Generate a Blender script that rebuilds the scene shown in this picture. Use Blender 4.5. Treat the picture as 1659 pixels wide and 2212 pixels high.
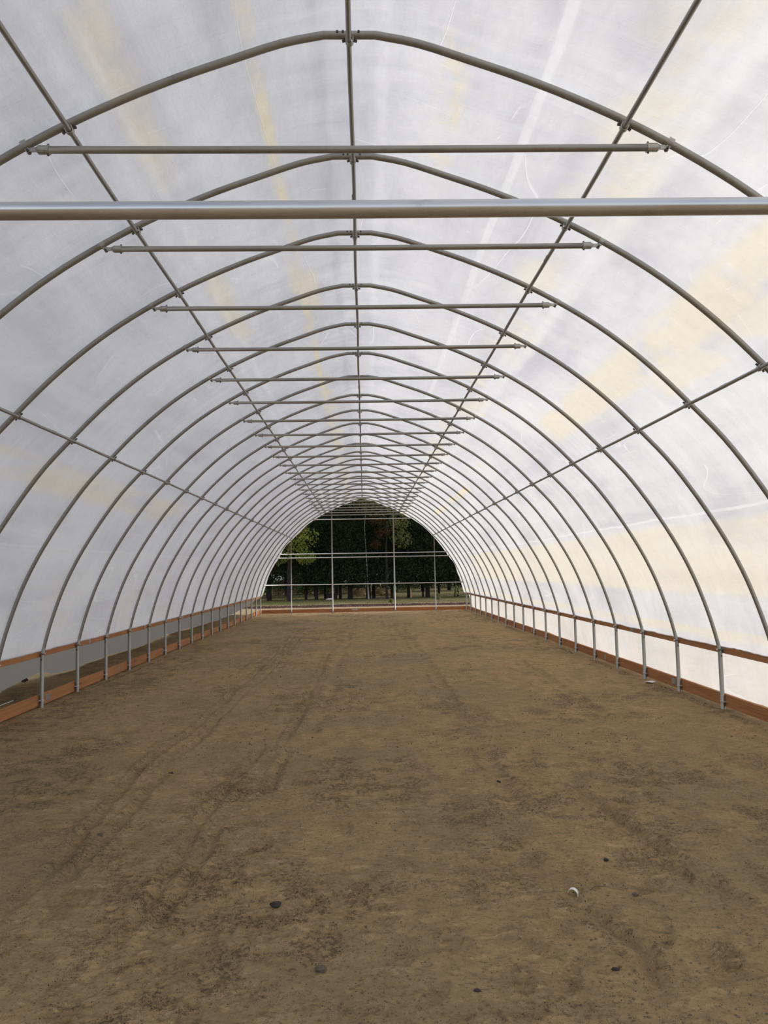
import bpy, math, random
import numpy as np
from mathutils import Vector, Matrix
random.seed(7); rng = np.random.RandomState(11)
for o in list(bpy.data.objects): bpy.data.objects.remove(o)
S = bpy.context.scene
C = S.collection
PI = math.pi

# ------------------------------------------------------------------ camera
PITCH, YAW, ROLL, FPX = 0.0758395892, 0.0273554909, -0.0191636742, 1648.385
cam_d = bpy.data.cameras.new('camera'); cam = bpy.data.objects.new('camera', cam_d); C.objects.link(cam)
cam_d.sensor_fit = 'VERTICAL'; cam_d.sensor_height = 24.0; cam_d.lens = 24.0 * FPX / 2212.0
cam_d.clip_start = 0.05; cam_d.clip_end = 500
cy, sy = math.cos(YAW), math.sin(YAW); cp, sp = math.cos(PITCH), math.sin(PITCH); cr, sr = math.cos(ROLL), math.sin(ROLL)
Rv = Vector((cy, -sy, 0)); Fh = Vector((sy, cy, 0)); Zv = Vector((0, 0, 1))
Fv = Fh * cp + Zv * sp; Uv = -Fh * sp + Zv * cp
R2 = Rv * cr + Uv * sr; U2 = Uv * cr - Rv * sr
M4 = Matrix((R2, U2, -Fv)).transposed().to_4x4(); M4.translation = Vector((0.0305, 0, 1.665))
cam.matrix_world = M4
S.camera = cam

# ------------------------------------------------------------------ sky, sun, exposure
SUN_DIR = Vector((0.68, 0.28, 0.62)).normalized()
world = bpy.data.worlds.new('world'); S.world = world; world.use_nodes = True
wn = world.node_tree; wn.nodes.clear()
wo = wn.nodes.new('ShaderNodeOutputWorld'); bg = wn.nodes.new('ShaderNodeBackground')
sky = wn.nodes.new('ShaderNodeTexSky'); sky.sky_type = 'NISHITA'; sky.sun_disc = False
sky.sun_elevation = math.asin(SUN_DIR.z); sky.sun_rotation = math.atan2(SUN_DIR.x, SUN_DIR.y)
sky.air_density = 1.0; sky.dust_density = 1.6; sky.ozone_density = 1.0
bg.inputs['Strength'].default_value = 0.33
hsv = wn.nodes.new('ShaderNodeHueSaturation'); hsv.inputs['Saturation'].default_value = 0.32
wn.links.new(sky.outputs[0], hsv.inputs['Color']); wn.links.new(hsv.outputs[0], bg.inputs[0]); wn.links.new(bg.outputs[0], wo.inputs[0])
sd = bpy.data.lights.new('sun', 'SUN'); sd.energy = 1.5; sd.angle = math.radians(1.5); sd.color = (1.0, 0.93, 0.82)
so = bpy.data.objects.new('sun', sd); C.objects.link(so); so.rotation_euler = SUN_DIR.to_track_quat('Z', 'Y').to_euler()
so.location = (20, 10, 30)
S.view_settings.view_transform = 'Standard'; S.view_settings.look = 'None'
S.view_settings.gamma = 1; S.view_settings.use_curve_mapping = False
S.view_settings.exposure = -0.25

# ------------------------------------------------------------------ node helpers
class NT:
    def __init__(s, name):
        s.m = bpy.data.materials.new(name); s.m.use_nodes = True
        s.t = s.m.node_tree; s.t.nodes.clear(); s.out = s.n('ShaderNodeOutputMaterial')
    def n(s, k): return s.t.nodes.new(k)
    def put(s, v, sock):
        if isinstance(v, bpy.types.NodeSocket): s.t.links.new(v, sock)
        elif isinstance(v, (tuple, list)):
            v = tuple(v)
            if sock.type == 'RGBA' and len(v) == 3: v = v + (1,)
            sock.default_value = v
        else: sock.default_value = v
    def mth(s, op, a, b=0.0, c=None, clamp=False):
        n = s.n('ShaderNodeMath'); n.operation = op; n.use_clamp = clamp
        s.put(a, n.inputs[0]); s.put(b, n.inputs[1])
        if c is not None: s.put(c, n.inputs[2])
        return n.outputs[0]
    def rng(s, v, a, b, c=0.0, d=1.0, smooth=True):
        n = s.n('ShaderNodeMapRange'); n.interpolation_type = 'SMOOTHSTEP' if smooth else 'LINEAR'
        s.put(v, n.inputs['Value']); s.put(a, n.inputs['From Min']); s.put(b, n.inputs['From Max'])
        s.put(c, n.inputs['To Min']); s.put(d, n.inputs['To Max']); return n.outputs[0]
    def noise(s, vec, scale, detail=3.0, rough=0.5, dist=0.0):
        n = s.n('ShaderNodeTexNoise'); s.put(vec, n.inputs['Vector']); s.put(scale, n.inputs['Scale'])
        s.put(detail, n.inputs['Detail']); s.put(rough, n.inputs['Roughness']); s.put(dist, n.inputs['Distortion'])
        return n.outputs[0]
    def mapping(s, vec, scale=(1, 1, 1), loc=(0, 0, 0), rot=(0, 0, 0)):
        n = s.n('ShaderNodeMapping'); s.put(vec, n.inputs['Vector']); s.put(scale, n.inputs['Scale'])
        s.put(loc, n.inputs['Location']); s.put(rot, n.inputs['Rotation']); return n.outputs[0]
    def mix(s, f, a, b, mode='MIX'):
        n = s.n('ShaderNodeMix'); n.data_type = 'RGBA'; n.blend_type = mode
        s.put(f, n.inputs[0]); s.put(a, n.inputs[6]); s.put(b, n.inputs[7]); return n.outputs[2]
    def obj(s): return s.n('ShaderNodeTexCoord').outputs['Object']
    def bump(s, h, strength=0.5, dist=0.01):
        n = s.n('ShaderNodeBump'); s.put(h, n.inputs['Height']); s.put(strength, n.inputs['Strength'])
        s.put(dist, n.inputs['Distance']); return n.outputs[0]
    def principled(s, col, rough=0.6, metal=0.0, normal=None, spec=None):
        n = s.n('ShaderNodeBsdfPrincipled'); s.put(col, n.inputs['Base Color']); s.put(rough, n.inputs['Roughness'])
        s.put(metal, n.inputs['Metallic'])
        if normal is not None: s.put(normal, n.inputs['Normal'])
        if spec is not None: s.put(spec, n.inputs['Specular IOR Level'])
        s.t.links.new(n.outputs[0], s.out.inputs[0]); return n

def simple(name, col, rough=0.6, metal=0.0, var=0.15, scale=8.0):
    t = NT(name); v = t.noise(t.obj(), scale, 4)
    c = t.mix(v, tuple(x * (1 - var) for x in col), tuple(min(1, x * (1 + var)) for x in col))
    t.principled(c, rough, metal); return t.m

def galv(name, col, rough, metal=0.75):
    t = NT(name); o = t.obj()
    n1 = t.noise(o, 45, 3, 0.6); n2 = t.noise(t.mapping(o, (3, 3, 3)), 1.2, 4)
    c = t.mix(n1, tuple(x * 0.80 for x in col), tuple(x * 1.15 for x in col))
    c = t.mix(t.rng(n2, 0.55, 0.75), c, tuple(x * 0.75 for x in col))
    r = t.rng(n1, 0.3, 0.7, rough - 0.07, rough + 0.1)
    t.principled(c, r, metal); return t.m

M_PIPE = galv('galvanized_pipe', (0.35, 0.345, 0.325), 0.42)
def rail_mat():
    t = NT('shiny_galvanized_pipe'); o = t.obj(); n = t.noise(t.mapping(o, (2.5, 30, 30)), 1.0, 4, .6); n2 = t.noise(t.mapping(o, (9, 20, 20)), 1.0, 3)
    c = t.mix(t.rng(n, .35, .65), (.50, .51, .53), (.60, .61, .62)); c = t.mix(t.rng(n2, .66, .78, 0, .5), c, (.36, .35, .33))
    t.principled(c, t.rng(n, .3, .7, .22, .34), .9); return t.m
M_RAIL = rail_mat()
M_FIT = galv('zinc_fitting', (0.43, 0.43, 0.41), 0.38)
M_BOLT = simple('dark_bolt_steel', (0.10, 0.10, 0.10), 0.45, 0.8)
M_ZINC = simple('bright_zinc_bolt', (0.75, 0.76, 0.78), 0.3, 0.85)
M_PLATE = simple('nail_plate_steel', (0.40, 0.41, 0.42), 0.4, 0.7)

def wood(name, c1, c2):
    t = NT(name); o = t.n('ShaderNodeTexCoord').outputs['Object']
    rnd = t.n('ShaderNodeObjectInfo').outputs['Random']
    off = t.n('ShaderNodeVectorMath'); off.operation = 'ADD'
    cmb = t.n('ShaderNodeCombineXYZ'); t.put(t.mth('MULTIPLY', rnd, 37.0), cmb.inputs[2]); t.put(t.mth('MULTIPLY', rnd, 91.0), cmb.inputs[1])
    t.put(o, off.inputs[0]); t.put(cmb.outputs[0], off.inputs[1]); o = off.outputs[0]
    g = t.noise(t.mapping(o, (30, 1.2, 55)), 1.0, 4, 0.6, 0.4)
    g2 = t.noise(t.mapping(o, (2, 1.3, 5)), 1.0, 2)
    c = t.mix(t.rng(g, 0.35, 0.65), c1, c2)
    c = t.mix(t.rng(g2, 0.35, 0.7, 0, 0.35), c, tuple(x * 1.25 for x in c2))
    c = t.mix(t.rng(rnd, 0, 1, 0, 0.25, False), c, (0.42, 0.25, 0.10))
    v = t.n('ShaderNodeTexVoronoi'); t.put(t.mapping(o, (5, 1.7, 7)), v.inputs['Vector']); t.put(1.0, v.inputs['Scale'])
    k = t.rng(v.outputs['Distance'], 0.06, 0.13, 0.55, 0.0)
    c = t.mix(k, c, (0.05, 0.022, 0.01))
    t.principled(c, 0.75, 0, t.bump(g, 0.3, 0.003)); return t.m
M_WOOD = wood('stained_lumber', (0.30, 0.115, 0.042), (0.43, 0.185, 0.068))

# ------------------------------------------------------------------ mesh helpers
class MB:
    def __init__(s): s.v = []; s.f = []
    def add(s, vs, fs):
        b = len(s.v); s.v += [tuple(v) for v in vs]; s.f += [tuple(b + i for i in f) for f in fs]; return s
    def box(s, c, d, rot=None):
        hx, hy, hz = d[0] / 2, d[1] / 2, d[2] / 2
        vs = [Vector((x * hx, y * hy, z * hz)) for x in (-1, 1) for y in (-1, 1) for z in (-1, 1)]
        if rot is not None: vs = [rot @ v for v in vs]
        vs = [v + Vector(c) for v in vs]
        return s.add(vs, [(0, 1, 3, 2), (4, 6, 7, 5), (0, 4, 5, 1), (2, 3, 7, 6), (0, 2, 6, 4), (1, 5, 7, 3)])
    def tube(s, pts, r, n=12, cap=True, fixed=None):
        pts = [Vector(p) for p in pts]; N = len(pts)
        rr = r if isinstance(r, (list, tuple)) else [r] * N
        vs = []; a = None
        for i, p in enumerate(pts):
            d = ((pts[min(i + 1, N - 1)] - p).normalized() + (p - pts[max(i - 1, 0)]).normalized()).normalized()
            if a is None:
                a = fixed if fixed is not None else (Vector((0, 0, 1)) if abs(d.z) < 0.9 else Vector((0, 1, 0)))
            if fixed is not None: a = fixed
            u = d.cross(a).normalized(); w = u.cross(d).normalized(); a = w if fixed is None else a
            for k in range(n):
                t = 2 * PI * k / n; vs.append(p + (u * math.cos(t) + w * math.sin(t)) * rr[i])
        fs = []
        for i in range(N - 1):
            for k in range(n):
                fs.append((i * n + k, i * n + (k + 1) % n, (i + 1) * n + (k + 1) % n, (i + 1) * n + k))
        if cap: fs.append(tuple(range(n))); fs.append(tuple((N - 1) * n + k for k in reversed(range(n))))
        return s.add(vs, fs)
    def lump(s, c, r, seed=0, sub=1, squash=0.7):
        g = (1 + 5 ** .5) / 2
        vs = [Vector(v).normalized() for v in [(-1, g, 0), (1, g, 0), (-1, -g, 0), (1, -g, 0), (0, -1, g), (0, 1, g), (0, -1, -g), (0, 1, -g), (g, 0, -1), (g, 0, 1), (-g, 0, -1), (-g, 0, 1)]]
        fs = [(0, 11, 5), (0, 5, 1), (0, 1, 7), (0, 7, 10), (0, 10, 11), (1, 5, 9), (5, 11, 4), (11, 10, 2), (10, 7, 6), (7, 1, 8), (3, 9, 4), (3, 4, 2), (3, 2, 6), (3, 6, 8), (3, 8, 9), (4, 9, 5), (2, 4, 11), (6, 2, 10), (8, 6, 7), (9, 8, 1)]
        for _ in range(sub):
            cache = {}; nf = []
            def mid(i, j):
                k = (min(i, j), max(i, j))
                if k not in cache: vs.append(((vs[i] + vs[j]) / 2).normalized()); cache[k] = len(vs) - 1
                return cache[k]
            for a, b, c3 in fs:
                x, y, z = mid(a, b), mid(b, c3), mid(c3, a); nf += [(a, x, z), (b, y, x), (c3, z, y), (x, y, z)]
            fs = nf
        rd = random.Random(seed); ph = [rd.uniform(0, 6.28) for _ in range(9)]; rot = Matrix.Rotation(rd.uniform(0, 6), 3, 'Z')
        out = []
        for v in vs:
            k = 1 + .22 * math.sin(3.1 * v.x + ph[0]) * math.sin(2.7 * v.y + ph[1]) + .16 * math.sin(5.3 * v.z + ph[2] + 2 * v.x) + .09 * math.sin(9 * v.y + ph[3]) * math.sin(8 * v.x + ph[4]) + rd.uniform(-.05, .05)
            w = rot @ (v * k); out.append(Vector((w.x * r * 1.15, w.y * r * .9, w.z * r * squash)) + Vector(c))
        return s.add(out, fs)
    def mesh(s, name, mat, smooth=True):
        me = bpy.data.meshes.new(name); me.from_pydata(s.v, [], s.f)
        if mat: me.materials.append(mat)
        me.polygons.foreach_set('use_smooth', [smooth] * len(me.polygons)); me.update(); return me
    def build(s, name, mat, parent=None, smooth=True, loc=None):
        return link(name, s.mesh(name, mat, smooth), parent, loc)

def link(name, me, parent=None, loc=None):
    o = bpy.data.objects.new(name, me); C.objects.link(o)
    if parent: o.parent = parent
    if loc is not None: o.location = loc
    return o
def tag(o, label, cat, group=None, kind=None):
    o['label'] = label; o['category'] = cat
    if group: o['group'] = group
    if kind: o['kind'] = kind
    return o
def thing(name, label, cat, loc=(0, 0, 0), rz=0, group=None):
    o = bpy.data.objects.new(name, None); C.objects.link(o); o.location = loc; o.rotation_euler = (0, 0, rz)
    o.empty_display_size = 0.1
    return tag(o, label, cat, group)
def dup(root, loc=None, rz=None):
    r = root.copy(); C.objects.link(r)
    if loc is not None: r.location = loc
    if rz is not None: r.rotation_euler = (0, 0, rz)
    for ch in list(root.children):
        c = ch.copy(); C.objects.link(c); c.parent = r
        for g in list(ch.children):
            d = g.copy(); C.objects.link(d); d.parent = c
    return r
ORD = ['first', 'second', 'third', 'fourth', 'fifth', 'sixth', 'seventh', 'eighth', 'ninth', 'tenth', 'eleventh', 'twelfth', 'thirteenth', 'fourteenth']

# lattice noise in numpy -------------------------------------------------
def vnoise(x, y, seed):
    x = np.asarray(x, dtype=np.float64); y = np.asarray(y, dtype=np.float64)
    tab = np.random.RandomState(seed).rand(256, 256)
    xi = np.floor(x).astype(int); yi = np.floor(y).astype(int); fx = x - xi; fy = y - yi
    fx = fx * fx * fx * (fx * (fx * 6 - 15) + 10); fy = fy * fy * fy * (fy * (fy * 6 - 15) + 10)
    g = lambda i, j: tab[i % 256, j % 256]
    return (g(xi, yi) * (1 - fx) + g(xi + 1, yi) * fx) * (1 - fy) + (g(xi, yi + 1) * (1 - fx) + g(xi + 1, yi + 1) * fx) * fy
def fbm(x, y, seed, oct=4, rough=0.5):
    t = 0; a = 1; n = 0
    for i in range(oct):
        t = t + a * (vnoise(x * 2 ** i + 17.3 * i, y * 2 ** i + 5.1 * i, seed + i) - .5); n += a; a *= rough
    return t / n * 2
def sstep(v, a, b):
    t = np.clip((v - a) / (b - a), 0, 1); return t * t * (3 - 2 * t)
def grid_mesh(name, X, Y, Z, mat, uv=None, smooth=True):
    nr, nc = X.shape
    co = np.stack([X, Y, Z], -1).reshape(-1, 3).astype(np.float32)
    idx = np.arange(nr * nc).reshape(nr, nc)
    q = np.stack([idx[:-1, :-1], idx[:-1, 1:], idx[1:, 1:], idx[1:, :-1]], -1).reshape(-1, 4)
    me = bpy.data.meshes.new(name); me.vertices.add(len(co)); me.vertices.foreach_set('co', co.ravel())
    me.loops.add(q.size); me.loops.foreach_set('vertex_index', q.ravel().astype(np.int32))
    me.polygons.add(len(q)); me.polygons.foreach_set('loop_start', np.arange(0, q.size, 4, dtype=np.int32))
    me.polygons.foreach_set('loop_total', np.full(len(q), 4, dtype=np.int32))
    me.update(calc_edges=True); me.validate()
    if uv is not None:
        l = me.uv_layers.new(name='UVMap'); U = uv.reshape(-1, 2)[q.ravel()]; l.data.foreach_set('uv', U.ravel().astype(np.float32))
    me.polygons.foreach_set('use_smooth', [smooth] * len(q)); me.materials.append(mat); me.update(); return me

# ------------------------------------------------------------------ layout of the tunnel
BAY = 1.22; Y0 = 3.232 * BAY; KF, KL = -2, 22
def yk(k): return Y0 + k * BAY
YF, YL = yk(KF), yk(KL)
XP = 4.13
HP = [(0, 4.568), (.14, 4.568), (.37, 4.52), (.65, 4.425), (.93, 4.325), (1.22, 4.205), (1.52, 4.062), (1.80, 3.905), (2.08, 3.725), (2.34, 3.525), (2.60, 3.292), (2.85, 3.035), (3.12, 2.742), (3.345, 2.44), (3.56, 2.11), (3.73, 1.81), (3.87, 1.51), (3.98, 1.21), (4.065, .93), (4.125, .68)]
def catmull(P, sub=4):
    P = [Vector((p[0], p[1])) for p in P]; out = []
    Q = [P[0] * 2 - P[1]] + P + [P[-1] * 2 - P[-2]]
    for i in range(1, len(Q) - 2):
        for j in range(sub):
            t = j / sub; a, b, c, d = Q[i - 1], Q[i], Q[i + 1], Q[i + 2]
            out.append(0.5 * ((2 * b) + (c - a) * t + (2 * a - 5 * b + 4 * c - d) * t * t + (3 * b - a - 3 * c + d) * t ** 3))
    out.append(P[-1]); return out
half = [Vector(HP[0])] + catmull(HP[1:], 3)
halfa = np.array([(p.x, p.y) for p in half])
def hoop_z(x): return float(np.interp(abs(x), halfa[:, 0], halfa[:, 1]))
def hoop_at(x):          # point and inward normal
    x0 = abs(x); z = hoop_z(x); z1 = hoop_z(x0 + .03); z0 = hoop_z(max(x0 - .03, 0)); dx = .03 + min(x0, .03)
    t = Vector((dx, z1 - z0)).normalized(); n = Vector((t.y, -t.x))
    if n.y > 0: n = -n
    sg = 1 if x >= 0 else -1
    return Vector((x, z)), Vector((n.x * sg, n.y))

# ------------------------------------------------------------------ ground materials
def dirt_mat(name, outdoor=False):
    t = NT(name); o = t.obj()
    big = t.noise(o, 0.55, 4, 0.55); mid = t.noise(t.mapping(o, (1.6, .9, 1)), 3.0, 6, 0.65); fine = t.noise(o, 42, 6, 0.72); grit = t.noise(o, 170, 3, 0.65)
    scuff = t.noise(t.mapping(o, (9, 17, 1)), 1.0, 7, 0.68, 0.8)
    a = t.mix(t.rng(mid, .25, .75), (0.54, 0.365, 0.186), (0.80, 0.55, 0.285))
    a = t.mix(t.rng(scuff, .36, .46, .40, 0), a, (0.26, 0.185, 0.10))
    a = t.mix(t.rng(scuff, .54, .66, 0, .6), a, (0.98, 0.70, 0.38))
    a = t.mix(t.rng(big, .42, .66, 0, .6), a, (0.50, 0.375, 0.21))
    a = t.mix(t.rng(fine, .52, .66, 0, .5), a, (0.22, 0.155, 0.085))
    a = t.mix(t.rng(grit, .62, .76, 0, .45), a, (0.70, 0.55, 0.36))
    if outdoor:
        pos = t.n('ShaderNodeNewGeometry').outputs['Position']; sx = t.n('ShaderNodeSeparateXYZ'); t.put(pos, sx.inputs[0])
        y = t.mth('ADD', sx.outputs[1], t.rng(t.noise(o, .5, 4), .2, .8, -.7, .7, False))
        a = t.mix(.6, a, (0.56, 0.43, 0.28))
        pur = t.mth('MULTIPLY', t.rng(y, 36.2, 37), t.rng(y, 38.8, 39.4, 1, 0))
        pur = t.mth('MULTIPLY', pur, t.rng(t.noise(o, 3, 4), .3, .55, .5, 1))
        a = t.mix(pur, a, (0.10, 0.050, 0.046))
        gr = t.mth('MULTIPLY', t.rng(y, 39.4, 40.2), t.rng(t.noise(o, 2, 4), .3, .6, .6, 1))
        a = t.mix(gr, a, (0.21, 0.19, 0.09))
        loose = .25
    else:
        at = t.n('ShaderNodeAttribute'); at.attribute_name = 'loose'; loose = at.outputs['Fac']
        lf = t.mth('MULTIPLY', loose, t.rng(fine, .46, .56))
        a = t.mix(t.mth('MULTIPLY', loose, .15), a, (0.27, 0.21, 0.13))
        a = t.mix(t.mth('MULTIPLY', lf, .55), a, (0.12, 0.088, 0.052))
    for sc, rad, st in ((62, .15, .85), (125, .20, .75), (240, .22, .6)):
        v = t.n('ShaderNodeTexVoronoi'); t.put(t.mapping(o, (1, 1, 1)), v.inputs['Vector']); t.put(float(sc), v.inputs['Scale'])
        sz = t.n('ShaderNodeSeparateXYZ'); t.put(v.outputs['Color'], sz.inputs[0])
        thr = t.mth('ADD', t.mth('MULTIPLY', loose, .55), .06) if not outdoor else .2
        on = t.mth('LESS_THAN', sz.outputs[0], thr)
        dot = t.mth('MULTIPLY', on, t.rng(v.outputs['Distance'], rad, rad + .12, 1, 0))
        a = t.mix(t.mth('MULTIPLY', dot, st), a, (0.055, 0.038, 0.024))
    h = t.mth('ADD', t.mth('MULTIPLY_ADD', scuff, 2.2, fine), t.mth('ADD', t.mth('MULTIPLY', mid, 1.2), t.mth('MULTIPLY', grit, .3)))
    t.principled(a, 0.95, 0, t.bump(h, 1.0, 0.045), 0.12); return t.m
M_DIRT = dirt_mat('raked_dirt'); M_OUT = dirt_mat('outdoor_dirt', True)

# floor: graded soil with wheel ruts, tread marks and boot prints, as real relief
ys = [-2.6]
while ys[-1] < 31.2:
    y = ys[-1]
    ys.append(y + (0.05 if y < 2.5 else max(0.0085, y * y / (1.665 * 1648) * 1.3)))
ys = np.array(ys)
xs = [-7.2]
while xs[-1] < 5.6:
    x = xs[-1]; xs.append(x + (0.0105 if abs(x) < 2.5 else (0.022 if abs(x) < 4.2 else 0.05)))
xs = np.array(xs)
GX, GY = np.meshgrid(xs, ys)
H = 0.020 * fbm(GX * .8, GY * .6, 3, 3) + 0.010 * fbm(GX * 3, GY * 3, 21, 4, .6)
rough = sstep(fbm(GX * 1.1, GY * .8, 51, 3), -.15, .35)
H += (0.003 + 0.010 * rough) * fbm(GX * 14, GY * 14, 31, 4, .7)
LOOSE = rough * sstep(fbm(GX * 5, GY * 6, 37, 5, .72), -.12, .22) + .25 * sstep(fbm(GX * 9, GY * 11, 47, 4, .7), .1, .3)
def rut(pts, w, depth, rim, seed):
    global H, LOOSE
    px = np.array([p[1] for p in pts]); pv = np.array([p[0] for p in pts]); o = np.argsort(px); px = px[o]; pv = pv[o]
    cx = np.interp(GY, px, pv) + .05 * fbm(GY * 1.3, GY * 0 + seed, seed, 3)
    d = (GX - cx) / w
    m = sstep(GY, px[0] - .3, px[0] + .2) * (1 - sstep(GY, px[-1] - .5, px[-1] + .3)) * (0.45 + .55 * sstep(fbm(GX * 1, GY * 1.2, seed + 5, 3), -.3, .3))
    LOOSE = LOOSE + m * .75 * np.exp(-((np.abs(d) - 1.15) / .6) ** 2) * sstep(fbm(GX * 12, GY * 9, seed + 19, 3, .7), -.2, .2)
    H += m * (-1.7 * depth * np.exp(-d * d * 2.5) + .9 * rim * (np.exp(-((d - 1.25) / .42) ** 2) + np.exp(-((d + 1.25) / .42) ** 2)) * (1 + .9 * fbm(GX * 22, GY * 22, seed + 9, 2)))
rut([(1.06, 4.05), (1.13, 3.74), (1.25, 3.46), (1.22, 3.2)], .055, .022, .014, 1)
rut([(1.15, 4.37), (1.06, 4.66), (.95, 4.9)], .05, .012, .012, 2)
rut([(1.62, 6.2), (1.69, 5.03), (1.81, 4.39), (1.90, 4.0), (1.9, 3.5)], .06, .020, .014, 3)
rut([(1.60, 5.2), (1.66, 4.6), (1.72, 4.1)], .05, .012, .010, 4)
rut([(1.06, 5.3), (1.07, 6.8), (1.12, 8.4), (1.1, 22)], .09, .012, .010, 5)
rut([(2.2, 6.0), (2.5, 7.5), (2.68, 8.2), (2.8, 14)], .08, .014, .010, 6)
rut([(-1.79, 3.6), (-1.81, 4.6), (-1.87, 5.7), (-1.95, 6.9), (-1.84, 8.1), (-1.8, 20)], .05, .015, .013, 7)
rut([(-1.60, 3.6), (-1.62, 4.6), (-1.65, 5.7), (-1.72, 6.9), (-1.66, 8.1), (-1.6, 20)], .05, .012, .011, 8)
rut([(-1.13, 3.7), (-1.12, 4.6), (-1.1, 5.3), (-.95, 7.5)], .05, .013, .012, 9)
rut([(-.98, 3.9), (-.97, 4.6), (-.95, 5.3)], .04, .010, .009, 10)
rut([(-.55, 8.0), (-.5, 9.8), (-.46, 16.7), (-.3, 28)], .10, .012, .010, 12)
rut([(-.75, 6), (-.75, 8.6), (-.72, 16)], .05, .010, .009, 13)
def tread(cx, w, y0, y1, lam, amp, seed):
    global H
    d = GX - (cx + .1 * fbm(GY * .5, GY * 0, seed, 2))
    m = np.exp(-(d / w) ** 4) * sstep(GY, y0, y0 + .5) * (1 - sstep(GY, y1 - 1, y1)) * sstep(fbm(GX * 1.2, GY * .8, seed, 3), -.25, .2)
    H += m * 1.7 * amp * np.sin(2 * PI * (GY + .6 * np.abs(d)) / lam)
tread(-2.05, .22, 6.5, 14, .085, .006, 71); tread(-1.35, .16, 7, 16, .085, .004, 72); tread(2.35, .2, 7, 15, .085, .004, 73)
tread(-2.3, .18, 3.6, 6, .06, .005, 74); tread(-.2, .2, 9, 24, .1, .004, 75)
fr = random.Random(5)
for i in range(150):           # boot prints
    py = 2.9 + 6.5 * fr.random() ** 1.4; px = fr.uniform(-1.9, 2.2); th = fr.uniform(-.9, .9) + (PI if fr.random() < .5 else 0)
    j0, j1 = np.searchsorted(ys, py - .2), np.searchsorted(ys, py + .2); i0, i1 = np.searchsorted(xs, px - .2), np.searchsorted(xs, px + .2)
    gx, gy = GX[j0:j1, i0:i1] - px, GY[j0:j1, i0:i1] - py
    u = gx * math.cos(th) + gy * math.sin(th); v = -gx * math.sin(th) + gy * math.cos(th)
    m = 1 - sstep((u / .05) ** 2 + (v / .14) ** 2, .75, 1.15); ring = np.exp(-(((u / .058) ** 2 + (v / .15) ** 2 - 1) / .3) ** 2)
    H[j0:j1, i0:i1] += m * (-.003 + .006 * np.sin(2 * PI * (v + .3 * np.abs(u)) / .026)) * fr.uniform(.5, 1) + ring * .005
# little spoil bank along the right board, level ground under the boards
bank = .030 * np.exp(-((GX - 4.02) / .07) ** 2) * (0.1 + sstep(fbm(GX * 2, GY * 2.2, 91, 3), -.2, .4)) * (GY > 7)
H += bank
H *= 1 - .6 * sstep(np.abs(GX), 4.08, 4.14) * (1 - sstep(np.abs(GX), 4.3, 4.6))
H -= .06 * sstep(GX, 5.2, 5.6) + .06 * (1 - sstep(GX, -7.2, -6.8))
H -= .004
LOOSE = np.clip(LOOSE + (bank > .008) * .8, 0, 1)
fm = grid_mesh('floor', GX, GY, H, M_DIRT); la = fm.attributes.new('loose', 'FLOAT', 'POINT'); la.data.foreach_set('value', LOOSE.astype(np.float32).ravel())
floor = link('floor', fm); floor['kind'] = 'structure'
def ground_z(x, y):
    j = min(max(int(np.searchsorted(ys, y)), 0), len(ys) - 1); i = min(max(int(np.searchsorted(xs, x)), 0), len(xs) - 1); return float(H[j, i])
ox = np.linspace(-60, 60, 121); oy = np.linspace(-30, 110, 141); OX, OY = np.meshgrid(ox, oy)
OZ = -.05 + .04 * fbm(OX * .2, OY * .2, 8, 3) * sstep(OY, 36, 44)
og = link('outdoor_ground', grid_mesh('outdoor_ground', OX, OY, OZ, M_OUT)); og['kind'] = 'structure'

# loose crumbs of soil: uncountable, one object
cb = MB(); fr = random.Random(3)
n = 0
while n < 8000:
    y = 2.7 + 13 * fr.random() ** 1.9; x = fr.uniform(-.55, .55) * (y + 1.5); x = max(-4.0, min(4.0, x))
    if vnoise(x * 1.6, y * 1.2, 61) * .6 + vnoise(x * 6, y * 6, 62) * .4 < .53 and fr.random() < .93: continue
    r = .0018 + .0050 * fr.random() ** 5
    if y > 7: r *= 1.6
    cb.lump((x, y, ground_z(x, y) + r * .3), r, n, 0, .8); n += 1
tag(cb.build('soil_crumbs', simple('dark_soil_crumb', (0.17, 0.12, 0.072), .95, 0, .5, 60), smooth=False), 'loose dark crumbs of soil scattered over the raked dirt floor', 'soil', kind='stuff')

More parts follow.
